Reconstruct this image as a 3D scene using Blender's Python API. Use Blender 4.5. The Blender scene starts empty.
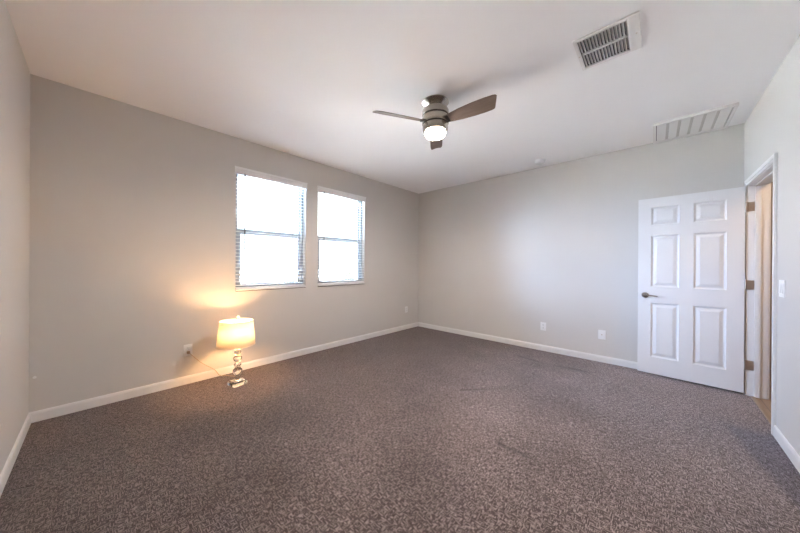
import bpy, bmesh, math, random
from mathutils import Vector, Matrix
random.seed(7)
S = bpy.context.scene
COL = S.collection
R_ = math.radians

# ------------------------------------------------------------------ camera
YAW, PITCH, ROLL, FPX, CAMZ = 0.743, -0.001, 0.006, 277.714, 1.257
Rv = Vector((math.cos(YAW), math.sin(YAW), 0)); Fv = Vector((-math.sin(YAW), math.cos(YAW), 0)); Zv = Vector((0, 0, 1))
U2 = Zv * math.cos(PITCH) - Fv * math.sin(PITCH)
fw = Fv * math.cos(PITCH) + Zv * math.sin(PITCH)
rt = Rv * math.cos(ROLL) + U2 * math.sin(ROLL)
up = U2 * math.cos(ROLL) - Rv * math.sin(ROLL)
cam = bpy.data.cameras.new('camera'); cam_o = bpy.data.objects.new('camera', cam); COL.objects.link(cam_o)
M = Matrix(((rt.x, up.x, -fw.x, 0), (rt.y, up.y, -fw.y, 0), (rt.z, up.z, -fw.z, CAMZ), (0, 0, 0, 1)))
cam_o.matrix_world = M
cam.sensor_width = 36; cam.lens = FPX * 36 / 800; cam.shift_y = -0.0012; cam.clip_start = 0.02; cam.clip_end = 500
S.camera = cam_o

# ------------------------------------------------------------------ world, sun, exposure
SKY_STRENGTH = 4.0
GLOW_STRENGTH = 158.0
GLOW_COLOR = (0.4, 0.64, 1.08, 1)
SUN_STRENGTH = 395.0
FAN_GLOW = 82.0
FAN_WATTS = 165.0
LAMP_GLOW = 470.0
HALL_WATTS = 85.0
S.view_settings.view_transform = 'Standard'; S.view_settings.look = 'None'
S.view_settings.exposure = 0.0; S.view_settings.gamma = 1.0; S.view_settings.use_curve_mapping = False
S.cycles.sample_clamp_indirect = 80.0; S.cycles.diffuse_bounces = 10; S.cycles.max_bounces = 16      # let the light pass round the white room
w = bpy.data.worlds.new('sky'); S.world = w; w.use_nodes = True
nt = w.node_tree; nt.nodes.clear()
wo = nt.nodes.new('ShaderNodeOutputWorld'); bg = nt.nodes.new('ShaderNodeBackground')
tc = nt.nodes.new('ShaderNodeTexCoord'); sx = nt.nodes.new('ShaderNodeSeparateXYZ'); rp = nt.nodes.new('ShaderNodeValToRGB')
rp.color_ramp.elements[0].position = 0.0; rp.color_ramp.elements[0].color = (0.95, 0.97, 1.0, 1)
rp.color_ramp.elements[1].position = 0.8; rp.color_ramp.elements[1].color = (0.55, 0.76, 1.0, 1)
nt.links.new(tc.outputs['Generated'], sx.inputs[0]); nt.links.new(sx.outputs['Z'], rp.inputs[0])
nt.links.new(rp.outputs[0], bg.inputs['Color']); bg.inputs['Strength'].default_value = SKY_STRENGTH
# broad bright glow low in the south west sky, to the left of what the windows show
bg2 = nt.nodes.new('ShaderNodeBackground'); vm = nt.nodes.new('ShaderNodeVectorMath'); vm.operation = 'DOT_PRODUCT'
vm.inputs[1].default_value = Vector((-0.41, -0.88, 0.19)).normalized(); nt.links.new(tc.outputs['Generated'], vm.inputs[0])
mx_ = nt.nodes.new('ShaderNodeMath'); mx_.operation = 'MAXIMUM'; mx_.inputs[1].default_value = 0.0; nt.links.new(vm.outputs['Value'], mx_.inputs[0])
pw = nt.nodes.new('ShaderNodeMath'); pw.operation = 'POWER'; pw.inputs[1].default_value = 4.0; nt.links.new(mx_.outputs[0], pw.inputs[0])
gs = nt.nodes.new('ShaderNodeMath'); gs.operation = 'MULTIPLY'; gs.inputs[1].default_value = GLOW_STRENGTH; nt.links.new(pw.outputs[0], gs.inputs[0])
bg2.inputs['Color'].default_value = GLOW_COLOR; nt.links.new(gs.outputs[0], bg2.inputs['Strength'])
ad = nt.nodes.new('ShaderNodeAddShader'); nt.links.new(bg.outputs[0], ad.inputs[0]); nt.links.new(bg2.outputs[0], ad.inputs[1])
nt.links.new(ad.outputs[0], wo.inputs[0])

def light(name, kind, loc, energy, color, rot=None, **kw):
    l = bpy.data.lights.new(name, kind); o = bpy.data.objects.new(name, l); COL.objects.link(o)
    o.location = loc; l.energy = energy; l.color = color
    if rot: o.rotation_euler = rot
    for k, v in kw.items(): setattr(l, k, v)
    return o
# the sun stands behind the house: it lights the yard and shrubs, not the room
light('sun', 'SUN', (6, -4, 12), SUN_STRENGTH, (0.90, 0.98, 1.10), Vector((-0.75, 0.35, -0.95)).to_track_quat('-Z', 'Y').to_euler(), angle=R_(0.6))

# ------------------------------------------------------------------ room numbers
XW, YB, YL, XR, H = -3.613, 4.492, -0.362, 0.669, 2.74
T = 0.16
WIN = [(1.09, 1.975), (2.165, 3.045)]
WZ0, WZ1 = 0.945, 2.40
DY0, DY1, DZ = 3.482, 4.312, 2.055       # clear door opening
for i, (a, b) in enumerate(WIN):
    o = light('window_portal', 'AREA', (XW - T - 0.03, (a + b) / 2, (WZ0 + WZ1) / 2), 1, (1, 1, 1), (0, R_(-90), 0), shape='RECTANGLE', size=WZ1 - WZ0, size_y=b - a)
    o.data.cycles.is_portal = True

# ------------------------------------------------------------------ materials
def mat(name, color, rough=0.6, metal=0.0, spec=0.5, **kw):
    m = bpy.data.materials.new(name); m.use_nodes = True
    b = m.node_tree.nodes['Principled BSDF']
    b.inputs['Base Color'].default_value = (*color, 1); b.inputs['Roughness'].default_value = rough
    b.inputs['Metallic'].default_value = metal; b.inputs['Specular IOR Level'].default_value = spec
    for k, v in kw.items(): b.inputs[k].default_value = v
    return m
def N(m, t, **kw):
    n = m.node_tree.nodes.new(t)
    for k, v in kw.items(): setattr(n, k, v)
    return n
def L(m, a, b): m.node_tree.links.new(a, b)
def bsdf(m): return m.node_tree.nodes['Principled BSDF']
def noise(m, coord, scale, detail=2.0, rough=0.5):
    n = N(m, 'ShaderNodeTexNoise'); n.inputs['Scale'].default_value = scale; n.inputs['Detail'].default_value = detail
    n.inputs['Roughness'].default_value = rough; L(m, coord, n.inputs['Vector']); return n.outputs['Fac']
def mapping(m, coord, scale=(1, 1, 1), rot=(0, 0, 0), loc=(0, 0, 0)):
    n = N(m, 'ShaderNodeMapping'); n.inputs['Scale'].default_value = scale; n.inputs['Rotation'].default_value = rot
    n.inputs['Location'].default_value = loc; L(m, coord, n.inputs['Vector']); return n.outputs[0]
def mth(m, op, a, b=None, clamp=False):
    n = N(m, 'ShaderNodeMath', operation=op, use_clamp=clamp)
    for i, v in enumerate((a, b)):
        if v is None: continue
        if isinstance(v, (int, float)): n.inputs[i].default_value = v
        else: L(m, v, n.inputs[i])
    return n.outputs[0]
def ramp(m, fac, p0, p1, c0=(0, 0, 0), c1=(1, 1, 1)):
    n = N(m, 'ShaderNodeValToRGB'); e = n.color_ramp.elements
    e[0].position = p0; e[0].color = (*c0, 1); e[1].position = p1; e[1].color = (*c1, 1)
    L(m, fac, n.inputs[0]); return n.outputs[0]
def mix(m, fac, a, b, blend='MIX'):
    n = N(m, 'ShaderNodeMix', data_type='RGBA', blend_type=blend)
    for s, v in ((n.inputs[0], fac), (n.inputs[6], a), (n.inputs[7], b)):
        if isinstance(v, (int, float)): s.default_value = v
        elif isinstance(v, tuple): s.default_value = (*v, 1)
        else: L(m, v, s)
    return n.outputs[2]
def bump(m, hgt, strength, dist):
    n = N(m, 'ShaderNodeBump'); n.inputs['Strength'].default_value = strength; n.inputs['Distance'].default_value = dist
    L(m, hgt, n.inputs['Height']); L(m, n.outputs[0], bsdf(m).inputs['Normal'])
def objco(m): return N(m, 'ShaderNodeTexCoord').outputs['Object']

def paint(name, c, rough, bs=0.15, spec=0.3):
    m = mat(name, c, rough, spec=spec); co = objco(m)
    f = noise(m, co, 95, 3); bump(m, f, bs, 0.004)
    c2 = mix(m, noise(m, co, 1.3, 2), tuple(x * 0.97 for x in c), tuple(min(1, x * 1.03) for x in c))
    L(m, c2, bsdf(m).inputs['Base Color']); return m
WALL = paint('greige_wall_paint', (0.62, 0.60, 0.57), 0.55)
CEIL = paint('white_ceiling_paint', (0.92, 0.91, 0.905), 0.8, 0.12)
HALLWALL = paint('hall_wall_paint', (0.50, 0.42, 0.34), 0.6)
TRIM = mat('white_semigloss_trim', (0.76, 0.755, 0.745), 0.35)
m = TRIM; bump(m, noise(m, objco(m), 60, 2), 0.01, 0.001)
DOORM = mat('white_door_paint', (0.74, 0.74, 0.74), 0.38)
m = DOORM; bump(m, noise(m, mapping(m, objco(m), (60, 60, 3)), 6, 3), 0.05, 0.002)
VINYL = mat('light_grey_window_vinyl', (0.36, 0.40, 0.43), 0.4)
SLAT = mat('white_slat', (0.86, 0.86, 0.85), 0.45)
m = SLAT; bump(m, noise(m, mapping(m, objco(m), (80, 4, 80)), 5, 2), 0.05, 0.001)
PLATE = mat('white_plastic', (0.82, 0.82, 0.81), 0.35)
SLOT = mat('dark_slot', (0.05, 0.045, 0.04), 0.6)
DUCT = mat('duct_dark', (0.09, 0.085, 0.08), 0.8)
VENT = mat('white_enamel_metal', (0.78, 0.76, 0.74), 0.4)
m = VENT; bump(m, noise(m, objco(m), 300, 2), 0.05, 0.001)
def brushed(name, c, rough):
    m = mat(name, c, rough, 1.0); co = mapping(m, objco(m), (4, 4, 260))
    f = noise(m, co, 3, 2); L(m, ramp(m, f, 0.3, 0.7, tuple(x * 0.86 for x in c), c), bsdf(m).inputs['Base Color'])
    bump(m, f, 0.04, 0.002); return m
NICKEL = brushed('brushed_nickel', (0.47, 0.43, 0.375), 0.26)
DARKBAND = mat('dark_groove_metal', (0.06, 0.05, 0.045), 0.5, 0.6)
CHROME = mat('polished_chrome', (0.80, 0.78, 0.74), 0.10, 1.0)
HINGE = brushed('satin_nickel_hinge', (0.62, 0.53, 0.45), 0.35)
LEVER = brushed('satin_nickel_lever', (0.52, 0.49, 0.46), 0.22)
BLADE = mat('taupe_blade', (0.22, 0.185, 0.155), 0.5)
m = BLADE; f = noise(m, mapping(m, objco(m), (5, 60, 60)), 2, 4)
L(m, ramp(m, f, 0.3, 0.7, (0.155, 0.122, 0.10), (0.20, 0.16, 0.132)), bsdf(m).inputs['Base Color'])
def emitter(name, c, strength):
    m = mat(name, (0.9, 0.9, 0.88), 0.4); b = bsdf(m)
    b.inputs['Emission Color'].default_value = (*c, 1); b.inputs['Emission Strength'].default_value = strength
    return m
GLOBE = emitter('lit_frosted_globe', (1.0, 0.85, 0.76), FAN_GLOW)
BULB = emitter('lit_bulb', (1.0, 0.58, 0.28), LAMP_GLOW)
SHADE = mat('cream_linen_shade', (0.9, 0.84, 0.72), 0.8)
m = SHADE; n = m.node_tree; out = n.nodes['Material Output']
tr = N(m, 'ShaderNodeBsdfTranslucent'); tr.inputs['Color'].default_value = (0.95, 0.90, 0.80, 1)
mx = N(m, 'ShaderNodeMixShader'); mx.inputs[0].default_value = 0.27
L(m, bsdf(m).outputs[0], mx.inputs[1]); L(m, tr.outputs[0], mx.inputs[2]); L(m, mx.outputs[0], out.inputs['Surface'])
f = noise(m, mapping(m, objco(m), (300, 300, 40)), 3, 2); bump(m, f, 0.2, 0.001)
CRYSTAL = mat('clear_crystal', (1, 1, 1), 0.02, **{'Transmission Weight': 1.0, 'IOR': 1.5})
def pane_mat():
    m = bpy.data.materials.new('window_glass'); m.use_nodes = True; n = m.node_tree; n.nodes.remove(n.nodes['Principled BSDF'])
    t = N(m, 'ShaderNodeBsdfTransparent'); t.inputs[0].default_value = (0.95, 0.97, 0.97, 1)
    g = N(m, 'ShaderNodeBsdfGlossy'); g.inputs['Roughness'].default_value = 0.02
    fr = N(m, 'ShaderNodeFresnel'); fr.inputs['IOR'].default_value = 1.45
    x = N(m, 'ShaderNodeMixShader'); L(m, fr.outputs[0], x.inputs[0]); L(m, t.outputs[0], x.inputs[1]); L(m, g.outputs[0], x.inputs[2])
    L(m, x.outputs[0], n.nodes['Material Output'].inputs[0]); return m
GLASS = pane_mat()
WAND = mat('grey_wand', (0.10, 0.10, 0.105), 0.4)
CORDM = mat('tan_lamp_cord', (0.42, 0.29, 0.18), 0.5)
LEAF = mat('olive_leaf', (0.15, 0.15, 0.06), 0.7)
m = LEAF; L(m, ramp(m, noise(m, objco(m), 6, 2), 0.3, 0.7, (0.018, 0.018, 0.007), (0.034, 0.031, 0.014)), bsdf(m).inputs['Base Color'])
BARK = mat('grey_bark', (0.18, 0.14, 0.10), 0.9)
YARD = mat('pale_gravel', (0.5, 0.47, 0.42), 0.9)
m = YARD; L(m, ramp(m, noise(m, objco(m), 30, 4), 0.3, 0.7, (0.42, 0.39, 0.34), (0.56, 0.53, 0.48)), bsdf(m).inputs['Base Color'])

def carpet():
    m = mat('loop_pile_carpet', (0.2, 0.17, 0.165), 0.95, spec=0.1, **{'Sheen Weight': 0.3, 'Sheen Roughness': 0.45, 'Sheen Tint': (1.0, 0.93, 0.90, 1)})
    co = objco(m)
    a = noise(m, mapping(m, co, (34, 190, 1)), 1.0, 1.0); b = noise(m, mapping(m, co, (190, 34, 1), loc=(3, 7, 0)), 1.0, 1.0)
    sel = ramp(m, noise(m, co, 44, 1), 0.46, 0.54)
    n = N(m, 'ShaderNodeMix', data_type='FLOAT'); L(m, sel, n.inputs[0]); L(m, a, n.inputs[2]); L(m, b, n.inputs[3])
    fleck = ramp(m, n.outputs[0], 0.47, 0.60)
    fine = noise(m, co, 420, 2)
    c = mix(m, fleck, (0.075, 0.055, 0.051), (0.355, 0.292, 0.278))
    c = mix(m, mth(m, 'MULTIPLY', fine, 0.35), c, (0.05, 0.042, 0.04))
    # trodden and brushed areas of the pile
    big = ramp(m, noise(m, co, 1.1, 3, 0.6), 0.35, 0.65, (0.84, 0.84, 0.84), (1.10, 1.10, 1.10))
    c = mix(m, 1.0, c, big, 'MULTIPLY')
    sp = N(m, 'ShaderNodeSeparateXYZ'); L(m, co, sp.inputs[0]); X, Y = sp.outputs[0], sp.outputs[1]
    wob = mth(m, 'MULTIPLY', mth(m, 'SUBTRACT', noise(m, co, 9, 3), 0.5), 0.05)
    light_grad = ramp(m, mth(m, 'ADD', mth(m, 'MULTIPLY', mth(m, 'ADD', X, 2.4), 0.42), mth(m, 'MULTIPLY', mth(m, 'SUBTRACT', noise(m, co, 1.6, 4), 0.5), 1.5)), 0.1, 0.9, (0.74, 0.71, 0.70), (1.34, 1.33, 1.34))
    c = mix(m, 1.0, c, light_grad, 'MULTIPLY')          # fall of light put into the pile colour: paler toward the right, patchy
    tot = None
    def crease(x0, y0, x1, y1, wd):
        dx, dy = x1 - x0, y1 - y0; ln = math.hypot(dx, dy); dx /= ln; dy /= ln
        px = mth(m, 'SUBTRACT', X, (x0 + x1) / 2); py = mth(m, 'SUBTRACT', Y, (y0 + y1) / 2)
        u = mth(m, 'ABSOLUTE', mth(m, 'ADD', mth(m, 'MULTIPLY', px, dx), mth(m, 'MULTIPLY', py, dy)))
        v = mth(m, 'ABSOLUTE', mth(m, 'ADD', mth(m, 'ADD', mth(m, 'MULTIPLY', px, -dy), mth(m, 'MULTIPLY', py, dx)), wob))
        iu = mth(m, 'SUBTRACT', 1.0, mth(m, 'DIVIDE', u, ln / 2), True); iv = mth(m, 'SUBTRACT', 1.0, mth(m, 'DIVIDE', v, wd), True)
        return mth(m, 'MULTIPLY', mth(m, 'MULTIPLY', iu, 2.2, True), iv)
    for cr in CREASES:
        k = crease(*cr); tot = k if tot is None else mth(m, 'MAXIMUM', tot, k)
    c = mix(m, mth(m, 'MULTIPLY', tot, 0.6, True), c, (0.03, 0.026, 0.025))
    # a darker, bluer strip of carpet beside the right wall at the doorway
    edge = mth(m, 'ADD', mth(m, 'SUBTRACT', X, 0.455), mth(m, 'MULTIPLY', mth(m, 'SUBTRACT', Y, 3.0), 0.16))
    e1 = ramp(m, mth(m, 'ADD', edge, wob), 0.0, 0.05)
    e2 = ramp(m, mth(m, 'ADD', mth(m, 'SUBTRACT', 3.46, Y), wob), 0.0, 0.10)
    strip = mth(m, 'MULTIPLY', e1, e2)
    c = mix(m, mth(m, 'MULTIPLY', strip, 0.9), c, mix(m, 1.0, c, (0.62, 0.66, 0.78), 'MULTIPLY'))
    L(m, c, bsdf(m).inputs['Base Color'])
    hgt = mth(m, 'SUBTRACT', mth(m, 'ADD', n.outputs[0], mth(m, 'MULTIPLY', fine, 0.5)), mth(m, 'MULTIPLY', tot, 0.8))
    bump(m, hgt, 0.6, 0.006)
    return m
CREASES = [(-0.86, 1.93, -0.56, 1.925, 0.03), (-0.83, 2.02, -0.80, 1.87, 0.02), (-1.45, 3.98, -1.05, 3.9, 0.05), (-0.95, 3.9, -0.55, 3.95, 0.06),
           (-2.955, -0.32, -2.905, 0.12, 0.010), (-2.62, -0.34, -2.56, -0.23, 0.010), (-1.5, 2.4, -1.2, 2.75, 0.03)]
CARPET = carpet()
TILE = mat('wood_look_tile', (0.35, 0.25, 0.17), 0.4)
m = TILE; co = objco(m); f = noise(m, mapping(m, co, (20, 2, 1)), 2, 4)
br = N(m, 'ShaderNodeTexBrick'); br.inputs['Scale'].default_value = 1; br.inputs['Brick Width'].default_value = 0.9; br.inputs['Row Height'].default_value = 0.15
br.inputs['Mortar Size'].default_value = 0.004; L(m, mapping(m, co, rot=(0, 0, R_(90))), br.inputs['Vector'])
br.inputs['Color1'].default_value = (0.42, 0.31, 0.22, 1); br.inputs['Color2'].default_value = (0.33, 0.24, 0.17, 1); br.inputs['Mortar'].default_value = (0.2, 0.16, 0.13, 1)
L(m, mix(m, mth(m, 'MULTIPLY', f, 0.5), br.outputs['Color'], (0.22, 0.15, 0.10)), bsdf(m).inputs['Base Color'])

# ------------------------------------------------------------------ mesh helpers
def B(): return bmesh.new()
def box(bm, x0, x1, y0, y1, z0, z1, mtx=None, bev=0.0):
    t = bmesh.new(); bmesh.ops.create_cube(t, size=1)
    for v in t.verts: v.co = Vector(((x0 + x1) / 2 + v.co.x * (x1 - x0), (y0 + y1) / 2 + v.co.y * (y1 - y0), (z0 + z1) / 2 + v.co.z * (z1 - z0)))
    if bev: bmesh.ops.bevel(t, geom=t.edges[:], offset=bev, segments=2, affect='EDGES', profile=0.6)
    join(bm, t, mtx); return bm
def join(bm, t, mtx=None):
    if mtx is not None: t.transform(mtx)
    me = bpy.data.meshes.new('tmp'); t.to_mesh(me); t.free(); bm.from_mesh(me); bpy.data.meshes.remove(me)
def lathe(bm, prof, seg=48, center=(0, 0, 0), sx=1.0, sy=1.0, closed=False, mtx=None):
    t = bmesh.new(); rings = []
    for r, z in prof:
        if r < 1e-6: rings.append([t.verts.new((center[0], center[1], center[2] + z))])
        else: rings.append([t.verts.new((center[0] + r * sx * math.cos(2 * math.pi * i / seg), center[1] + r * sy * math.sin(2 * math.pi * i / seg), center[2] + z)) for i in range(seg)])
    prs = list(zip(rings, rings[1:])) + ([(rings[-1], rings[0])] if closed else [])
    for a, b in prs:
        for i in range(seg):
            j = (i + 1) % seg
            if len(a) == 1 and len(b) == 1: continue
            if len(a) == 1: t.faces.new((a[0], b[i], b[j]))
            elif len(b) == 1: t.faces.new((a[i], b[0], a[j]))
            else: t.faces.new((a[i], b[i], b[j], a[j]))
    bmesh.ops.recalc_face_normals(t, faces=t.faces); join(bm, t, mtx); return bm
def tube(bm, pts, r, seg=10):
    t = bmesh.new(); pts = [Vector(p) for p in pts]; prev = None; rings = []
    for i, p in enumerate(pts):
        d = (pts[min(i + 1, len(pts) - 1)] - pts[max(i - 1, 0)]).normalized()
        if prev is None: prev = d.orthogonal().normalized()
        u = (prev - d * prev.dot(d)).normalized(); prev = u; v = d.cross(u)
        rings.append([t.verts.new(p + (u * math.cos(2 * math.pi * k / seg) + v * math.sin(2 * math.pi * k / seg)) * r) for k in range(seg)])
    for a, b in zip(rings, rings[1:]):
        for k in range(seg): t.faces.new((a[k], a[(k + 1) % seg], b[(k + 1) % seg], b[k]))
    t.faces.new(rings[0][::-1]); t.faces.new(rings[-1]); bmesh.ops.recalc_face_normals(t, faces=t.faces); join(bm, t); return bm
def spline(pts, n=12):
    pts = [Vector(p) for p in pts]; P = [pts[0]] + pts + [pts[-1]]; out = []
    for i in range(1, len(P) - 2):
        for k in range(n):
            t = k / n; a, b, c, d = P[i - 1:i + 3]
            out.append(0.5 * ((2 * b) + (c - a) * t + (2 * a - 5 * b + 4 * c - d) * t * t + (3 * b - a - 3 * c + d) * t ** 3))
    return out + [pts[-1]]
def obj(name, bm, material, parent=None, loc=None, smooth=35):
    me = bpy.data.meshes.new(name); bm.to_mesh(me); bm.free(); me.materials.append(material)
    if smooth:
        me.polygons.foreach_set('use_smooth', [True] * len(me.polygons)); me.set_sharp_from_angle(angle=R_(smooth))
    o = bpy.data.objects.new(name, me); COL.objects.link(o)
    if parent: o.parent = parent
    if loc is not None: o.location = loc
    return o
def tag(o, label, cat=None, group=None, kind=None):
    o['label'] = label
    if cat: o['category'] = cat
    if group: o['group'] = group
    if kind: o['kind'] = kind
    return o
def thing(name, loc, label, cat, group=None, kind=None, rz=0):
    o = bpy.data.objects.new(name, None); COL.objects.link(o); o.location = loc; o.rotation_euler = (0, 0, rz); o.empty_display_size = 0.1
    return tag(o, label, cat, group, kind)
def dup(root, loc, label, group=None, rz=None):
    r = root.copy(); COL.objects.link(r); r.location = loc; r['label'] = label
    if rz is not None: r.rotation_euler = (0, 0, rz)
    if group: r['group'] = group
    for ch in list(root.children):
        c = ch.copy(); COL.objects.link(c); c.parent = r
        for g in ch.children:
            d = g.copy(); COL.objects.link(d); d.parent = c
    return r
def wall_grid(us, vs, holes, t, place):
    """a slab with rectangular holes; place(u, v, depth) gives the point; depth 0 is the room face"""
    bm = bmesh.new(); vv = {}
    def V(i, j, k):
        if (i, j, k) not in vv: vv[(i, j, k)] = bm.verts.new(place(us[i], vs[j], t * k))
        return vv[(i, j, k)]
    solid = lambda i, j: 0 <= i < len(us) - 1 and 0 <= j < len(vs) - 1 and (i, j) not in holes
    for i in range(len(us) - 1):
        for j in range(len(vs) - 1):
            if not solid(i, j): continue
            bm.faces.new((V(i, j, 0), V(i + 1, j, 0), V(i + 1, j + 1, 0), V(i, j + 1, 0)))
            bm.faces.new((V(i, j, 1), V(i, j + 1, 1), V(i + 1, j + 1, 1), V(i + 1, j, 1)))
            for di, dj, a, b in ((-1, 0, (i, j), (i, j + 1)), (1, 0, (i + 1, j), (i + 1, j + 1)), (0, -1, (i, j), (i + 1, j)), (0, 1, (i, j + 1), (i + 1, j + 1))):
                if not solid(i + di, j + dj): bm.faces.new((V(*a, 0), V(*b, 0), V(*b, 1), V(*a, 1)))
    bmesh.ops.recalc_face_normals(bm, faces=bm.faces); return bm

# ------------------------------------------------------------------ the setting
def struct(name, bm, material, label, cat, smooth=0): return tag(obj(name, bm, material, smooth=smooth), label, cat, kind='structure')
E = 0.125
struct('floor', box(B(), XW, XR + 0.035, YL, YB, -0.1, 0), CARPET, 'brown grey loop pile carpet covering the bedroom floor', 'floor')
VC, VX, VY = (-0.241, 2.29), 0.168, 0.178      # the register's centre and half sizes
struct('ceiling', wall_grid([XW - T, VC[0] - VX + 0.02, VC[0] + VX - 0.02, XR + E], [YL - T, VC[1] - VY + 0.02, VC[1] + VY - 0.02, YB + T], {(1, 1)}, 0.15, lambda u, v, d: (u, v, H + d)), CEIL, 'white textured bedroom ceiling', 'ceiling')
us = [YL - T, WIN[0][0], WIN[0][1], WIN[1][0], WIN[1][1], YB + T]; vs = [-0.1, WZ0, WZ1, H]
struct('wall_west', wall_grid(us, vs, {(1, 1), (3, 1)}, T, lambda u, v, d: (XW - d, u, v)), WALL, 'greige wall with the two windows', 'wall')
struct('wall_north', box(B(), XW, XR, YB, YB + T, -0.1, H), WALL, 'greige back wall behind the open door', 'wall')
struct('wall_south', box(B(), XW, XR, YL - T, YL, -0.1, H), WALL, 'greige wall at the left edge of the view', 'wall')
us = [YL - T, DY0 - 0.02, DY1 + 0.02, YB + T]; vs = [-0.1, DZ + 0.02, H]
struct('wall_east', wall_grid(us, vs, {(1, 0)}, E, lambda u, v, d: (XR + d, u, v)), WALL, 'greige wall at the right with the doorway and light switch', 'wall')
# hall behind the doorway
HX0, HX1, HY0, HY1 = XR + E, 2.0, 2.3, 5.6
struct('floor_hall', box(B(), XR + 0.035, HX1 + T, HY0 - T, HY1 + T, -0.1, -0.004), TILE, 'tan wood look floor of the hall past the doorway', 'floor')
struct('ceiling_hall', box(B(), HX0, HX1 + T, HY0 - T, HY1 + T, 2.6, 2.75), CEIL, 'white hall ceiling past the doorway', 'ceiling')
bm = box(B(), HX1, HX1 + T, HY0 - T, HY1 + T, -0.1, 2.6); box(bm, HX0, HX1, HY0 - T, HY0, -0.1, 2.6); box(bm, HX0, HX1, HY1, HY1 + T, -0.1, 2.6)
box(bm, HX0 - 0.02, HX0, YB + T, HY1 + T, -0.1, 2.6)
struct('wall_hall', bm, HALLWALL, 'tan hall wall glimpsed through the doorway', 'wall')
# baseboards: a profiled board, eased at the top
def baseboard(name, p0, p1, n, label):
    p0, p1, n = Vector(p0), Vector(p1), Vector(n); prof = [(0, 0), (0.013, 0), (0.013, 0.062), (0.010, 0.072), (0.007, 0.080), (0, 0.083)]
    bm = bmesh.new(); r = [[bm.verts.new(p + n * a + Zv * b) for a, b in prof] for p in (p0, p1)]
    for i in range(len(prof)): j = (i + 1) % len(prof); bm.faces.new((r[0][i], r[0][j], r[1][j], r[1][i]))
    bm.faces.new(r[0]); bm.faces.new(r[1]); bmesh.ops.recalc_face_normals(bm, faces=bm.faces)
    return struct(name, bm, TRIM, label, 'baseboard')
baseboard('baseboard_west', (XW, YL, 0), (XW, YB, 0), (1, 0, 0), 'white baseboard under the windows')
baseboard('baseboard_north', (XW, YB, 0), (XR, YB, 0), (0, -1, 0), 'white baseboard along the back wall to the open door')
baseboard('baseboard_south', (XW, YL, 0), (XR, YL, 0), (0, 1, 0), 'white baseboard at the lower left edge of the view')
baseboard('baseboard_east', (XR, YL, 0), (XR, DY0 - 0.062, 0), (-1, 0, 0), 'white baseboard under the light switch at the right edge')
baseboard('baseboard_hall', (HX1, HY0, 0), (HX1, HY1, 0), (-1, 0, 0), 'white hall baseboard past the doorway')
# door frame: jambs, stops, casings
tr1 = thing('trim_1', (XR, (DY0 + DY1) / 2, 0), 'white cased door frame around the open doorway', 'door frame', kind='structure')
TL = Vector((XR, (DY0 + DY1) / 2, 0)); hw = (DY1 - DY0) / 2
bm = B(); box(bm, 0, E, hw, hw + 0.019, 0, DZ, bev=0.002); obj('jamb', bm, TRIM, tr1)
bm = B(); box(bm, 0, E, -hw - 0.019, -hw, 0, DZ, bev=0.002); obj('jamb', bm, TRIM, tr1)
bm = B(); box(bm, 0, E, -hw - 0.019, hw + 0.019, DZ, DZ + 0.019, bev=0.002); obj('head_jamb', bm, TRIM, tr1)
bm = B(); box(bm, 0.042, 0.080, hw - 0.011, hw, 0, DZ, bev=0.002); box(bm, 0.042, 0.080, -hw, -hw + 0.011, 0, DZ, bev=0.002); box(bm, 0.042, 0.080, -hw, hw, DZ - 0.011, DZ, bev=0.002)
obj('door_stop', bm, TRIM, tr1)
def casing(side):   # side -1 room, +1 hall
    x = [(-0.017, 0), (-0.012, 0.0)][0] if side < 0 else (E, E + 0.017)
    xa = (-0.011, 0) if side < 0 else (E, E + 0.011)
    bm = B(); cw = 0.060
    for s in (1, -1):
        a, b = sorted((s * (hw + 0.004), s * (hw + cw))); c_, d_ = sorted((s * (hw + 0.004), s * (hw + 0.03)))
        box(bm, *x, *sorted((s * (hw + 0.028), s * (hw + cw))), 0, DZ + cw, bev=0.003); box(bm, *xa, c_, d_, 0, DZ + 0.03, bev=0.003)
    box(bm, *x, -hw - 0.028, hw + 0.028, DZ + 0.028, DZ + cw, bev=0.003); box(bm, *xa, -hw - 0.004, hw + 0.004, DZ + 0.004, DZ + 0.03, bev=0.003)
    return bm
obj('casing', casing(-1), TRIM, tr1); obj('casing', casing(1), TRIM, tr1)
bm = box(B(), 0.02, 0.05, -hw, hw, -0.002, 0.006, bev=0.002); obj('threshold_strip', bm, mat('tan_strip', (0.30, 0.22, 0.15), 0.4), tr1)

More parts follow.
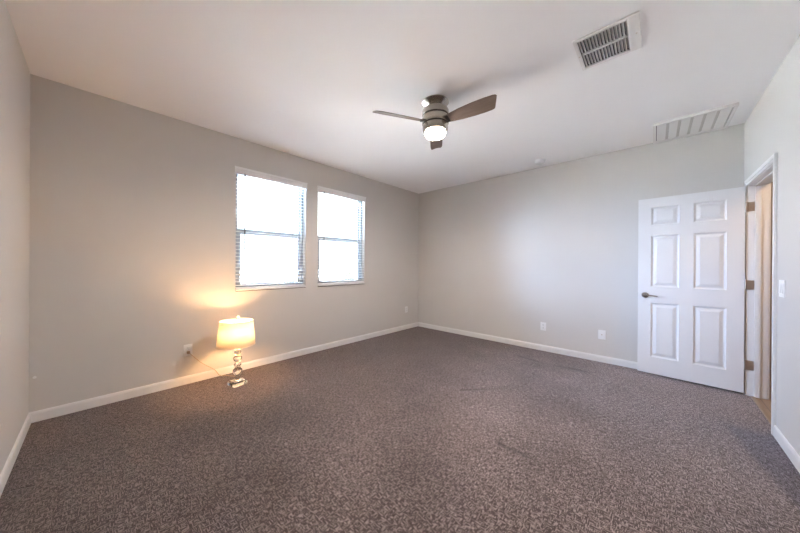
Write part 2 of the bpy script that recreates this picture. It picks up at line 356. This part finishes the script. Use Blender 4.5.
# door leaf, six raised panels, swung open against the back wall
dang = math.atan2(4.362 - 4.302, -0.148 - 0.648)
door = thing('door_1', (0.648, 4.302, 0.0), 'white six panel door standing open by the back wall', 'door', kind='structure', rz=dang)
DW, DH, DT, D0 = 0.80, 2.030, 0.035, 0.020    # local: x along the leaf from the hinge, y toward the room is +y because the leaf is turned about half a circle
cols = [(0.115, 0.345), (0.455, 0.685)]; rows = [(0.195, 0.82), (1.006, 1.598), (1.72, 1.924)]
def door_leaf():
    bm = bmesh.new()
    us = [0, cols[0][0], cols[0][1], cols[1][0], cols[1][1], DW]; vs = [0, rows[0][0], rows[0][1], rows[1][0], rows[1][1], rows[2][0], rows[2][1], DH]
    for face, s in ((0.0, 1), (-DT, -1)):
        def P(u, v, d): return bm.verts.new((u, face - s * d, D0 + v))
        for i in range(5):
            for j in range(7):
                u0, u1, v0, v1 = us[i], us[i + 1], vs[j], vs[j + 1]
                if i in (1, 3) and j in (1, 3, 5):
                    steps = [(0, 0), (0.004, 0.006), (0.014, 0.010), (0.020, 0.010), (0.048, 0.002)]
                    rings = [[P(u0 + o, v0 + o, d), P(u1 - o, v0 + o, d), P(u1 - o, v1 - o, d), P(u0 + o, v1 - o, d)] for o, d in steps]
                    for a, b in zip(rings, rings[1:]):
                        for k in range(4): bm.faces.new((a[k], a[(k + 1) % 4], b[(k + 1) % 4], b[k]))
                    bm.faces.new(rings[-1])
                else: bm.faces.new((P(u0, v0, 0), P(u1, v0, 0), P(u1, v1, 0), P(u0, v1, 0)))
    def Q(u, y, v): return bm.verts.new((u, y, D0 + v))
    for a, b in (((0, 0), (DW, 0)), ((DW, 0), (DW, DH)), ((DW, DH), (0, DH)), ((0, DH), (0, 0))):
        bm.faces.new((Q(a[0], 0, a[1]), Q(b[0], 0, b[1]), Q(b[0], -DT, b[1]), Q(a[0], -DT, a[1])))
    bmesh.ops.remove_doubles(bm, verts=bm.verts, dist=1e-5); bmesh.ops.recalc_face_normals(bm, faces=bm.faces); return bm
obj('door_panel', door_leaf(), DOORM, door, smooth=12)
def handle(side):
    y0 = 0.0 if side > 0 else -DT
    bm = lathe(B(), [(0, 0), (0.033, 0), (0.033, 0.006), (0.028, 0.011), (0.014, 0.013), (0.012, 0.04), (0, 0.042)], 32, mtx=Matrix.Translation((DW - 0.066, y0, 0.925)) @ Matrix.Rotation(R_(-90 if side > 0 else 90), 4, 'X'))
    h = obj('door_handle', bm, LEVER, door); h['label'] = 'satin nickel door handle'
    yy = y0 + side * 0.038
    pts = spline([(DW - 0.062, yy, 0.925), (DW - 0.085, yy + side * 0.005, 0.927), (DW - 0.125, yy + side * 0.004, 0.925), (DW - 0.175, yy - side * 0.004, 0.918)], 8)
    obj('lever', tube(B(), pts, 0.0075), LEVER, h)
handle(1); handle(-1)
obj('latch_plate', box(B(), DW - 0.001, DW + 0.0015, -0.030, -0.005, 0.90, 0.955), LEVER, door)
for hz in (0.30, 1.085, 1.85):
    bm = B(); tube(bm, [(-0.008, 0.004, hz - 0.045), (-0.008, 0.004, hz + 0.045)], 0.0065, 12)
    for k in (-0.047, 0.047): lathe(bm, [(0, -0.004), (0.005, -0.002), (0.005, 0.002), (0, 0.004)], 10, (-0.008, 0.004, hz + k))
    box(bm, -0.060, -0.012, -0.013, -0.0075, hz - 0.045, hz + 0.045)      # leaf on the jamb
    for k in (-0.03, 0, 0.03): lathe(bm, [(0, 0), (0.004, 0), (0.003, 0.0015), (0, 0.0015)], 10, mtx=Matrix.Translation((-0.038 + (0.010 if k == 0 else 0), -0.0075, hz + k)) @ Matrix.Rotation(R_(-90), 4, 'X'))
    h = obj('hinge', bm, HINGE, door); h['label'] = 'satin nickel hinge'

# ------------------------------------------------------------------ windows
XG = XW - 0.105
for i, (a, b) in enumerate(WIN):
    cy = (a + b) / 2; hwid = (b - a) / 2; zm = 1.655; h_ = WZ1 - WZ0
    wn = thing('window_%d' % (i + 1), (XG, cy, WZ0), 'white vinyl single hung window %s' % ('nearer the floor lamp' if i == 0 else 'nearer the back corner'), 'window', kind='structure')
    fr = B()
    for s in (-1, 1): box(fr, -0.04, 0.035, *sorted((s * hwid, s * (hwid - 0.035))), 0, h_, bev=0.003)
    box(fr, -0.04, 0.035, -hwid + 0.035, hwid - 0.035, h_ - 0.035, h_, bev=0.003); box(fr, -0.04, 0.035, -hwid + 0.035, hwid - 0.035, 0, 0.035, bev=0.003)
    obj('window_frame', fr, VINYL, wn)
    def sash(x0, x1, z0, z1, st, rb, rt_):
        s_ = B(); k = hwid - 0.035
        for s in (-1, 1): box(s_, x0, x1, *sorted((s * k, s * (k - st))), z0, z1, bev=0.003)
        box(s_, x0, x1, -k + st, k - st, z0, z0 + rb, bev=0.003); box(s_, x0, x1, -k + st, k - st, z1 - rt_, z1, bev=0.003); return s_, k - st
    zmr = zm - WZ0
    s_, k = sash(-0.002, 0.026, 0.035, zmr + 0.030, 0.044, 0.045, 0.062); sa = obj('sash', s_, VINYL, wn)
    obj('pane', box(B(), 0.010, 0.012, -k, k, 0.08, zmr - 0.032), GLASS, sa)
    lt = B(); box(lt, 0.026, 0.04, -0.03, 0.03, zmr + 0.008, zmr + 0.02, bev=0.003); obj('sash_lock', lt, VINYL, sa)
    s_, k = sash(-0.034, -0.006, zmr - 0.02, h_ - 0.035, 0.022, 0.04, 0.022); sa = obj('sash', s_, VINYL, wn)
    obj('pane', box(B(), -0.021, -0.019, -k, k, zmr + 0.02, h_ - 0.057), GLASS, sa)
    sl = B(); box(sl, 0.035, 0.105 + 0.022, -hwid + 0.001, hwid - 0.001, 0.0, 0.018, bev=0.004); obj('window_sill', sl, TRIM, wn)
    obj('sill_shadow_bar', box(B(), 0.1052, 0.119, -hwid + 0.004, hwid - 0.004, -0.007, -0.0005), SLOT, wn)['label'] = 'dark bar drawn as the shadow line under the sill'  # dark bar draws the line of shade below the sill

# blinds
def make_blind(hwid):
    b = thing('window_blind', (0, 0, 0), '', 'blind', 'white slatted blinds on the two windows')
    k = hwid - 0.006; top = WZ1 - WZ0 - 0.002          # local: x toward the room from the wall face, z from the sill
    va = B(); box(va, 0.002, 0.012, -hwid - 0.012, hwid + 0.012, top - 0.078, top + 0.004, bev=0.003); box(va, 0.002, 0.018, -hwid - 0.014, hwid + 0.014, top - 0.012, top + 0.006, bev=0.004)
    box(va, 0.002, 0.016, -hwid - 0.013, hwid + 0.013, top - 0.080, top - 0.070, bev=0.003)
    obj('valance', va, SLAT, b)
    hr = B(); box(hr, -0.060, -0.004, -k, k, top - 0.055, top - 0.004, bev=0.003); obj('headrail', hr, SLAT, b)
    zs = [0.062 + 0.0425 * i for i in range(31)]
    # slightly crowned slat
    pr = [(-0.0245, 0.0), (-0.012, 0.0022), (0, 0.003), (0.012, 0.0022), (0.0245, 0.0)]
    bm = bmesh.new(); th = 0.0028; rings = []
    for y in (-k, k): rings.append([bm.verts.new((p, y, q + th / 2)) for p, q in pr] + [bm.verts.new((p, y, q - th / 2)) for p, q in reversed(pr)])
    n_ = len(rings[0])
    for i in range(n_): bm.faces.new((rings[0][i], rings[0][(i + 1) % n_], rings[1][(i + 1) % n_], rings[1][i]))
    bm.faces.new(rings[0]); bm.faces.new(rings[1]); bmesh.ops.recalc_face_normals(bm, faces=bm.faces)
    bmesh.ops.rotate(bm, verts=bm.verts, matrix=Matrix.Rotation(R_(SLAT_TILT), 3, 'Y'))
    first = obj('slat', bm, SLAT, b); first.location = (-0.032, 0, zs[0])
    for z in zs[1:]:
        c = first.copy(); COL.objects.link(c); c.parent = b; c.location = (-0.032, 0, z)
    br_ = B(); box(br_, -0.056, -0.008, -k, k, 0.021, 0.040, bev=0.004); obj('bottom_rail', br_, SLAT, b)
    for y in (-0.30, 0.30):
        lc = B()
        for x in (-0.0575, -0.0065): tube(lc, [(x, y, 0.03), (x, y, top - 0.05)], 0.0007, 6)
        obj('ladder_cord', lc, SLAT, b)
    wd = B(); tube(wd, [(0.020, -k + 0.085, top - 0.075), (0.022, -k + 0.085, top - 0.50), (0.021, -k + 0.085, top - 0.93)], 0.006, 8)
    lathe(wd, [(0, -0.045), (0.006, -0.04), (0.0065, -0.01), (0.004, 0)], 10, (0.021, -k + 0.085, top - 0.93))
    tube(wd, spline([(0.020, -k + 0.085, top - 0.08), (0.016, -k + 0.085, top - 0.062), (0.006, -k + 0.085, top - 0.082), (-0.004, -k + 0.085, top - 0.085)], 6), 0.0015, 6)
    obj('tilt_wand', wd, WAND, b)
    return b
SLAT_TILT = 6
bl = make_blind((WIN[0][1] - WIN[0][0]) / 2)
bl.location = (XW, sum(WIN[0]) / 2, WZ0); bl['label'] = 'white slatted blind on the window nearer the lit lamp'
dup(bl, (XW, sum(WIN[1]) / 2, WZ0), 'white slatted blind on the window nearer the back corner')

# ------------------------------------------------------------------ ceiling fan
fan = thing('ceiling_fan', (-1.48, 2.074, H), 'brushed nickel ceiling fan with three taupe blades and a lit globe', 'ceiling fan')
obj('canopy', lathe(B(), [(0, -0.001), (0.121, -0.001), (0.122, -0.007), (0.117, -0.012), (0.096, -0.024), (0.076, -0.042), (0.066, -0.060), (0.062, -0.075), (0.0, -0.075)], 64), NICKEL, fan)
obj('motor_housing', lathe(B(), [(0, -0.066), (0.100, -0.066), (0.114, -0.072), (0.119, -0.082), (0.120, -0.122), (0.118, -0.125), (0.110, -0.126), (0.110, -0.138), (0.119, -0.139), (0.120, -0.198), (0.118, -0.201), (0.110, -0.202), (0.110, -0.212), (0.116, -0.213),
     (0.114, -0.245), (0.106, -0.266), (0.100, -0.269), (0.0, -0.269)], 64), NICKEL, fan)
for z in (-0.132, -0.207):
    bnd = obj('groove_band', lathe(B(), [(0.1115, z - 0.0055), (0.113, z - 0.0055), (0.113, z + 0.0055), (0.1115, z + 0.0055)], 64, closed=True), DARKBAND, fan); bnd['label'] = 'dark groove band'
gl = obj('light_globe', lathe(B(), [(0, -0.2695), (0.092, -0.2695), (0.0925, -0.280), (0.090, -0.292), (0.082, -0.305), (0.066, -0.315), (0.042, -0.322), (0.020, -0.325), (0, -0.326)], 48), GLOBE, fan); gl['label'] = 'lit frosted globe'
fl = light('fan_lamp', 'SPOT', (-1.48, 2.074, H - 0.332), FAN_WATTS, (1.0, 0.86, 0.77), spot_size=R_(180), spot_blend=0.5, shadow_soft_size=0.03)      # the globe throws its light downward
def blade_bm():
    # outline along +x, wide rounded paddle
    top = [(0.105, 0.034), (0.16, 0.044), (0.25, 0.057), (0.36, 0.066), (0.45, 0.069), (0.505, 0.067), (0.524, 0.062), (0.532, 0.052)]
    bot = [(0.105, -0.034), (0.16, -0.045), (0.25, -0.056), (0.36, -0.063), (0.46, -0.064), (0.545, -0.060), (0.566, -0.054), (0.574, -0.042)]
    bm = bmesh.new(); th = 0.006; rings = []
    for (x, a), (_, b) in zip(top, bot):
        xs = (x, _); row = []
        for k in range(7):
            f_ = k / 6; y = a + (b - a) * f_; xx = x + (_ - x) * f_; cup = 0.006 * (1 - (2 * f_ - 1) ** 2)
            row.append((xx, y, cup))
        rings.append(row)
    up_ = [[bm.verts.new((x, y, z + th / 2)) for x, y, z in r] for r in rings]; dn = [[bm.verts.new((x, y, z - th / 2)) for x, y, z in r] for r in rings]
    nR, nC = len(rings), 7
    for i in range(nR - 1):
        for k in range(nC - 1):
            bm.faces.new((up_[i][k], up_[i + 1][k], up_[i + 1][k + 1], up_[i][k + 1])); bm.faces.new((dn[i][k], dn[i][k + 1], dn[i + 1][k + 1], dn[i + 1][k]))
    loop = [(i, 0) for i in range(nR)] + [(nR - 1, k) for k in range(1, nC)] + [(i, nC - 1) for i in range(nR - 2, -1, -1)] + [(0, k) for k in range(nC - 2, 0, -1)]
    for p, q in zip(loop, loop[1:] + loop[:1]): bm.faces.new((up_[p[0]][p[1]], up_[q[0]][q[1]], dn[q[0]][q[1]], dn[p[0]][p[1]]))
    bmesh.ops.recalc_face_normals(bm, faces=bm.faces); return bm
BLADE_PITCH = -21
bmesh_b = blade_bm(); b0 = None
for ang in (4, 123.5, 241.5):
    if b0 is None: b0 = obj('blade', bmesh_b, BLADE, fan); bo = b0
    else: bo = b0.copy(); COL.objects.link(bo)
    bo.parent = fan; bo['label'] = 'taupe fan blade'
    bo.location = (0, 0, -0.186); bo.rotation_euler = (Matrix.Rotation(R_(ang), 3, 'Z') @ Matrix.Rotation(R_(BLADE_PITCH), 3, 'X')).to_euler()
    cl = B(); box(cl, 0.108, 0.138, -0.034, 0.034, -0.009, 0.012, bev=0.003); c = obj('blade_clip', cl, DARKBAND, bo)

# ------------------------------------------------------------------ vents and detector on the ceiling
vent = thing('ceiling_vent', (VC[0], VC[1], H), 'white ceiling register with two rows of dark louver slots', 'vent')
fb = B()
box(fb, -VX, -VX + 0.022, -VY, VY, -0.012, -0.0005, bev=0.003); box(fb, VX - 0.058, VX, -VY, VY, -0.012, -0.0005, bev=0.003)
for s in (-1, 1): box(fb, -VX + 0.022, VX - 0.058, *sorted((s * VY, s * (VY - 0.024))), -0.012, -0.0005, bev=0.003)
obj('vent_frame', fb, VENT, vent)
obj('center_bar', box(B(), -VX + 0.03, VX - 0.05, -0.006, 0.006, -0.011, 0.004, bev=0.002), VENT, vent)
db = B()
a, b = VX - 0.021, VY - 0.021
box(db, -a, -a + 0.002, -b, b, 0, 0.14); box(db, a - 0.002, a, -b, b, 0, 0.14); box(db, -a, a, -b, -b + 0.002, 0, 0.14); box(db, -a, a, b - 0.002, b, 0, 0.14); box(db, -a, a, -b, b, 0.138, 0.14)
d_ = obj('duct_collar', db, DUCT, vent); d_['label'] = 'dark duct behind the louvers'
lb = box(B(), -0.0125, 0.0125, -0.072, 0.072, -0.001, 0.001, bev=0.0006); bmesh.ops.rotate(lb, verts=lb.verts, matrix=Matrix.Rotation(R_(57), 3, 'Y'))
l0 = None
x0, x1 = -VX + 0.030, VX - 0.064
for r in (-1, 1):
    for k in range(15):
        if l0 is None: l0 = lo = obj('louver', lb, VENT, vent)
        else: lo = l0.copy(); COL.objects.link(lo); lo.parent = vent
        lo.location = (x0 + (x1 - x0) * k / 14, r * 0.079, -0.001)
for px in (-VX + 0.011, VX - 0.02): obj('screw', lathe(B(), [(0, -0.014), (0.004, -0.0135), (0.005, -0.012), (0, -0.0118)], 12, (px, 0.0, 0)), HINGE, vent)

ret = thing('return_grille', (0.262, 4.172, H), 'square white return air grille on the ceiling above the open door', 'vent')
g = 0.287; rb = B(); GREYB = mat('grey_rib', (0.60, 0.575, 0.54), 0.6)  # ribs get a greyer tone than the frame and fins
for s in (-1, 1):
    box(rb, *sorted((s * g, s * (g - 0.026))), -g, g, -0.026, -0.0005, bev=0.003); box(rb, -g + 0.026, g - 0.026, *sorted((s * g, s * (g - 0.026))), -0.026, -0.0005, bev=0.003)
obj('grille_frame', rb, VENT, ret)
obj('backing', box(B(), -g + 0.02, g - 0.02, -g + 0.02, g - 0.02, -0.004, -0.001), DUCT, ret)
bays = 6; wbay = (2 * g - 0.056) / bays
for k in range(bays):
    xa = -g + 0.028 + k * wbay; fb = B(); nf = 24
    x_a, x_b = xa + (0.003 if k == 0 else 0.011), xa + wbay - (0.004 if k == bays - 1 else 0.011)
    yl_, pit = -g + 0.028, (2 * g - 0.056) / nf; prof = []
    for q in range(nf):                                   # closed stamped fins: a saw-tooth sheet
        prof += [(yl_ + q * pit, -0.014), (yl_ + (q + 0.85) * pit, -0.0185)]
    prof.append((yl_ + nf * pit, -0.014))
    lo_ = [[fb.verts.new((x, y, z)) for y, z in prof] for x in (x_a, x_b)]
    up2 = [[fb.verts.new((x, y, -0.008)) for y in (prof[0][0], prof[-1][0])] for x in (x_a, x_b)]
    for q in range(len(prof) - 1): fb.faces.new((lo_[0][q], lo_[0][q + 1], lo_[1][q + 1], lo_[1][q]))
    fb.faces.new((up2[0][0], up2[0][1], up2[1][1], up2[1][0]))
    for e in (0, 1): fb.faces.new(lo_[e] + up2[e][::-1])
    fb.faces.new((lo_[0][0], lo_[1][0], up2[1][0], up2[0][0])); fb.faces.new((lo_[0][-1], lo_[1][-1], up2[1][1], up2[0][1]))
    bmesh.ops.recalc_face_normals(fb, faces=fb.faces)
    obj('fin_bank', fb, VENT, ret, smooth=0)
for k in range(1, bays):
    xa = -g + 0.028 + k * wbay
    obj('grille_rib', box(B(), xa - 0.0105, xa + 0.0105, -g + 0.026, g - 0.026, -0.009, -0.004, bev=0.001), GREYB, ret)

det = thing('smoke_detector', (-1.20, 4.20, H), 'small round white smoke detector on the ceiling near the back wall', 'smoke detector')
obj('mounting_ring', lathe(B(), [(0, 0), (0.073, 0), (0.073, -0.008), (0, -0.008)], 40), PLATE, det)
obj('detector_cover', lathe(B(), [(0.066, -0.008), (0.066, -0.026), (0.060, -0.038), (0.044, -0.045), (0.012, -0.047), (0, -0.047)], 40), PLATE, det)

# ------------------------------------------------------------------ outlets, switch, plug
def plate_thing(name, loc, rz, label, cat, group=None, kind='duplex', w_=0.076, h_=0.120):
    t = thing(name, loc, label, cat, group, rz=rz)       # local: x sideways, +y out of the wall, origin at the plate centre on the wall
    obj('cover_plate', box(B(), -w_ / 2, w_ / 2, 0.0004, 0.006, -h_ / 2, h_ / 2, bev=0.0025), PLATE, t)
    if kind == 'duplex':
        for s in (1, -1):
            r = obj('receptacle', lathe(B(), [(0, 0.0055), (0.0165, 0.0055), (0.0165, 0.0078), (0.0155, 0.0085), (0, 0.0085)], 28, mtx=Matrix.Translation((0, 0, s * 0.0215)) @ Matrix.Rotation(R_(-90), 4, 'X')), PLATE, t)
            sl = B()
            for x in (-0.0065, 0.0065): box(sl, x - 0.0016, x + 0.0016, 0.0078, 0.0088, s * 0.0215 + 0.000, s * 0.0215 + 0.009)
            lathe(sl, [(0, 0.0078), (0.0032, 0.0078), (0.0032, 0.0088), (0, 0.0088)], 12, mtx=Matrix.Translation((0, 0, s * 0.0215 - 0.007)) @ Matrix.Rotation(R_(-90), 4, 'X'))
            sl_o = obj('slot', sl, SLOT, r); sl_o['label'] = 'dark outlet slots'
        obj('screw', lathe(B(), [(0, 0.0055), (0.0035, 0.0055), (0.003, 0.0072), (0, 0.0075)], 12, mtx=Matrix.Rotation(R_(-90), 4, 'X')), HINGE, t)
    elif kind == 'coax':
        c_ = B(); lathe(c_, [(0, 0.0055), (0.0075, 0.0055), (0.0075, 0.010), (0.0048, 0.010), (0.0048, 0.018), (0.0, 0.018)], 16, mtx=Matrix.Rotation(R_(-90), 4, 'X'))
        obj('jack', c_, HINGE, t)
    elif kind == 'rocker':
        for x in ((-0.023, 0.023) if w_ > 0.1 else (0,)):
            obj('rocker', box(B(), x - 0.0165, x + 0.0165, 0.0055, 0.010, -0.033, 0.033, mtx=Matrix.Rotation(R_(2.5), 4, 'X'), bev=0.0018), PLATE, t)
    return t
OG = None
plate_thing('wall_outlet', (XW, 0.645, 0.352), R_(-90), 'white wall outlet with the lamp cord plugged in, left of the lamp', 'outlet')
plate_thing('wall_outlet', (XW, 4.12, 0.385), R_(-90), 'white wall outlet on the window wall near the back corner', 'outlet')
plate_thing('wall_outlet', (-1.222, YB, 0.360), R_(180), 'white duplex outlet on the back wall, farther from the door', 'outlet')
plate_thing('cable_wall_plate', (-0.511, YB, 0.360), R_(180), 'white wall plate on the back wall nearest the open door', 'wall plate', kind='coax', w_=0.08)
plate_thing('light_switch', (XR, 3.292, 1.107), R_(90), 'white light switch plate beside the doorway', 'light switch', kind='rocker', w_=0.118, h_=0.122)
pg = thing('wall_plug', (XW, -0.335, 0.352), 'tiny white wall plug low in the left corner', 'wall plug')
obj('plug_cap', lathe(B(), [(0, 0.004), (0.008, 0.003), (0.010, 0.0005), (0, 0.0005)], 16, mtx=Matrix.Rotation(R_(90), 4, 'Y')), PLATE, pg)

# ------------------------------------------------------------------ lamp on the floor
LX, LY = -3.215, 0.995
lamp = thing('table_lamp', (LX, LY, 0), 'lit table lamp with cut crystal stem and cream shade standing on the carpet', 'lamp')
LR = Matrix.Rotation(R_(12), 4, 'Z')
bb = box(B(), -0.068, 0.068, -0.068, 0.068, 0.0005, 0.034, mtx=LR, bev=0.005); b_o = obj('base', bb, CRYSTAL, lamp); b_o['label'] = 'clear crystal square base'
mb = box(B(), -0.052, 0.052, -0.052, 0.052, 0.0345, 0.046, mtx=LR, bev=0.003); lathe(mb, [(0.0, 0.046), (0.046, 0.046), (0.040, 0.054), (0.026, 0.062), (0.022, 0.092), (0.026, 0.099), (0.0, 0.099)], 32); obj('base_collar', mb, CHROME, lamp)['label'] = 'polished chrome collar'
def gem(z0, z1, r, n=8, waist=0.72):
    t = bmesh.new(); h = z1 - z0; prof = [(r * waist * 0.72, z0), (r * 0.96, z0 + h * 0.28), (r, z0 + h * 0.5), (r * 0.96, z0 + h * 0.72), (r * waist * 0.72, z1)]
    rings = [[t.verts.new((p * math.cos(2 * math.pi * (k + 0.5 * (i % 2)) / n), p * math.sin(2 * math.pi * (k + 0.5 * (i % 2)) / n), z)) for k in range(n)] for i, (p, z) in enumerate(prof)]
    for i, (a, b) in enumerate(zip(rings, rings[1:])):
        for k in range(n):
            j = (k + 1) % n
            if i % 2 == 0: t.faces.new((a[k], a[j], b[k])); t.faces.new((b[k], a[j], b[j]))
            else: t.faces.new((a[k], b[j], b[k])); t.faces.new((a[k], a[j], b[j]))
    t.faces.new(rings[0][::-1]); t.faces.new(rings[-1]); bmesh.ops.recalc_face_normals(t, faces=t.faces); return t
zz = 0.0995
for i, (hh, r) in enumerate(((0.078, 0.046), (0.040, 0.036), (0.062, 0.043), (0.046, 0.034), (0.040, 0.042))):
    obj('crystal', gem(zz, zz + hh, r), CRYSTAL, lamp, smooth=0)['label'] = 'cut clear crystal'; zz += hh + 0.0005
    if i < 4:
        obj('collar', lathe(B(), [(0, zz), (0.020, zz), (0.029, zz + 0.003), (0.029, zz + 0.007), (0.020, zz + 0.010), (0, zz + 0.010)], 28), CHROME, lamp)['label'] = 'chrome disc'; zz += 0.0105
obj('socket', lathe(B(), [(0, zz), (0.016, zz), (0.016, zz + 0.02), (0.010, zz + 0.024), (0.010, zz + 0.045), (0.018, zz + 0.05), (0.018, zz + 0.095), (0, zz + 0.095)], 24), CHROME, lamp)
zb = zz + 0.0955
bu = obj('bulb', lathe(B(), [(0, zb), (0.013, zb), (0.014, zb + 0.02), (0.026, zb + 0.045), (0.030, zb + 0.062), (0.026, zb + 0.080), (0.014, zb + 0.091), (0, zb + 0.094)], 28), BULB, lamp); bu['label'] = 'lit bulb'
ZT, ZB, RT, RBm = 0.660, 0.412, 0.153, 0.177
hp = B()
for s in (-1, 1): tube(hp, spline([(0, s * 0.018, zz + 0.03), (0, s * 0.055, zz + 0.10), (0, s * 0.05, ZT - 0.03), (0, 0, ZT + 0.004)], 8), 0.002, 8)
obj('harp', hp, CHROME, lamp)
obj('finial', lathe(B(), [(0, ZT + 0.004), (0.010, ZT + 0.004), (0.010, ZT + 0.012), (0.006, ZT + 0.016), (0.018, ZT + 0.028), (0.018, ZT + 0.040), (0.007, ZT + 0.052), (0, ZT + 0.054)], 20), CRYSTAL, lamp)
sh = lathe(B(), [(RT, ZT), (RT + (RBm - RT) * 0.5 + 0.002, (ZT + ZB) / 2), (RBm, ZB)], 64)
so = obj('lamp_shade', sh, SHADE, lamp); so['label'] = 'cream fabric shade'; so.location = (-0.016, -0.014, 0); so.rotation_euler = (R_(-1.0), R_(-1.0), 0)
md = so.modifiers.new('thick', 'SOLIDIFY'); md.thickness = 0.002; md.offset = -1
for zt, rr in ((ZT, RT), (ZB, RBm)):
    tb = lathe(B(), [(rr - 0.0025, zt - 0.005), (rr + 0.0022, zt - 0.005), (rr + 0.0022, zt + 0.003), (rr - 0.0025, zt + 0.003)], 64, closed=True)
    obj('shade_trim', tb, SHADE, so)
sp = B()
for k in range(3): a = 2 * math.pi * k / 3; tube(sp, [(0.008 * math.cos(a), 0.008 * math.sin(a), ZT - 0.002), ((RT - 0.003) * math.cos(a), (RT - 0.003) * math.sin(a), ZT - 0.004)], 0.0018, 6)
obj('shade_spider', sp, CHROME, so)
wl = lambda x, y, z: (x - LX, y - LY, z)
plug = B(); box(plug, XW + 0.0088 - LX, XW + 0.032 - LX, 0.645 - 0.012 - LY, 0.645 + 0.012 - LY, 0.318, 0.345, bev=0.004)
obj('plug', plug, CORDM, lamp)['label'] = 'tan plug in the outlet'
obj('cord', tube(B(), spline([wl(XW + 0.03, 0.645, 0.331), wl(XW + 0.034, 0.668, 0.305), wl(XW + 0.034, 0.76, 0.195), wl(XW + 0.026, 0.875, 0.092), wl(XW + 0.032, 0.93, 0.012), wl(XW + 0.07, 0.985, 0.0042), wl(XW + 0.16, 1.04, 0.0042), wl(XW + 0.27, 1.03, 0.0042), wl(LX - 0.066, 1.01, 0.012)], 10), 0.0030, 8), CORDM, lamp)['label'] = 'tan lamp cord'

# ------------------------------------------------------------------ hall ceiling light (out of view, lights the doorway)
hl = thing('unseen_hall_light', (1.42, 3.5, 2.6), 'unseen frosted round ceiling light in the hall past the doorway', 'ceiling light')
obj('unseen_light_base', lathe(B(), [(0, 0), (0.13, 0), (0.13, -0.02), (0, -0.02)], 40), NICKEL, hl)
obj('unseen_diffuser', lathe(B(), [(0, -0.0205), (0.12, -0.0205), (0.115, -0.05), (0.08, -0.078), (0, -0.09)], 40), emitter('lit_unseen_hall_diffuser', (1.0, 0.72, 0.48), HALL_WATTS), hl)

# ------------------------------------------------------------------ the yard outside the windows
struct('yard', box(B(), -80, XW - T, -60, 70, -0.4, -0.15), YARD, 'pale gravel yard outside the windows', 'ground')
def shrub(name, loc, w_, h_, n, label, seed, group):
    rnd = random.Random(seed); t = thing(name, loc, label, 'shrub', group)
    st = B()
    for k in range(7):
        a = rnd.uniform(0, 6.28); q = rnd.uniform(0.3, 0.8)
        tube(st, spline([(0, 0, 0), (0.2 * w_ * q * math.cos(a), 0.2 * w_ * q * math.sin(a), h_ * 0.35), (0.42 * w_ * q * math.cos(a), 0.42 * w_ * q * math.sin(a), h_ * 0.75)], 5), 0.012, 6)
    obj('stem', st, BARK, t)
    lf = B()
    for k in range(n):
        while True:
            p = Vector((rnd.uniform(-1, 1), rnd.uniform(-1, 1), rnd.uniform(-1, 1)))
            if 0.35 < p.length < 1 + 0.12 * math.sin(5 * math.atan2(p.y, p.x)): break
        c_ = Vector((p.x * w_ / 2, p.y * w_ / 2, h_ * 0.58 + p.z * h_ * 0.42)); d = Vector((rnd.gauss(0, 1), rnd.gauss(0, 1), rnd.gauss(0.3, 1))).normalized()
        u = d.orthogonal().normalized(); v = d.cross(u); l_ = rnd.uniform(0.05, 0.10); w2 = l_ * 0.35
        lf.faces.new([lf.verts.new(c_ + u * l_), lf.verts.new(c_ + v * w2 + d * 0.01), lf.verts.new(c_ - u * l_), lf.verts.new(c_ - v * w2 + d * 0.01)])
    obj('foliage', lf, LEAF, t, smooth=0)
shrub('shrub', (-13.2, 6.75, -0.15), 1.3, 1.5, 1500, 'olive shrub seen low through the window nearer the lamp', 1, None)
shrub('shrub', (-11.4, 8.9, -0.15), 1.3, 1.5, 1500, 'olive shrub seen low through the window nearer the back corner', 2, None)
shrub('low_shrub', (-14.2, 4.9, -0.15), 1.7, 0.8, 1000, 'low spreading shrub left of the taller one, through the window nearer the lamp', 3, None)
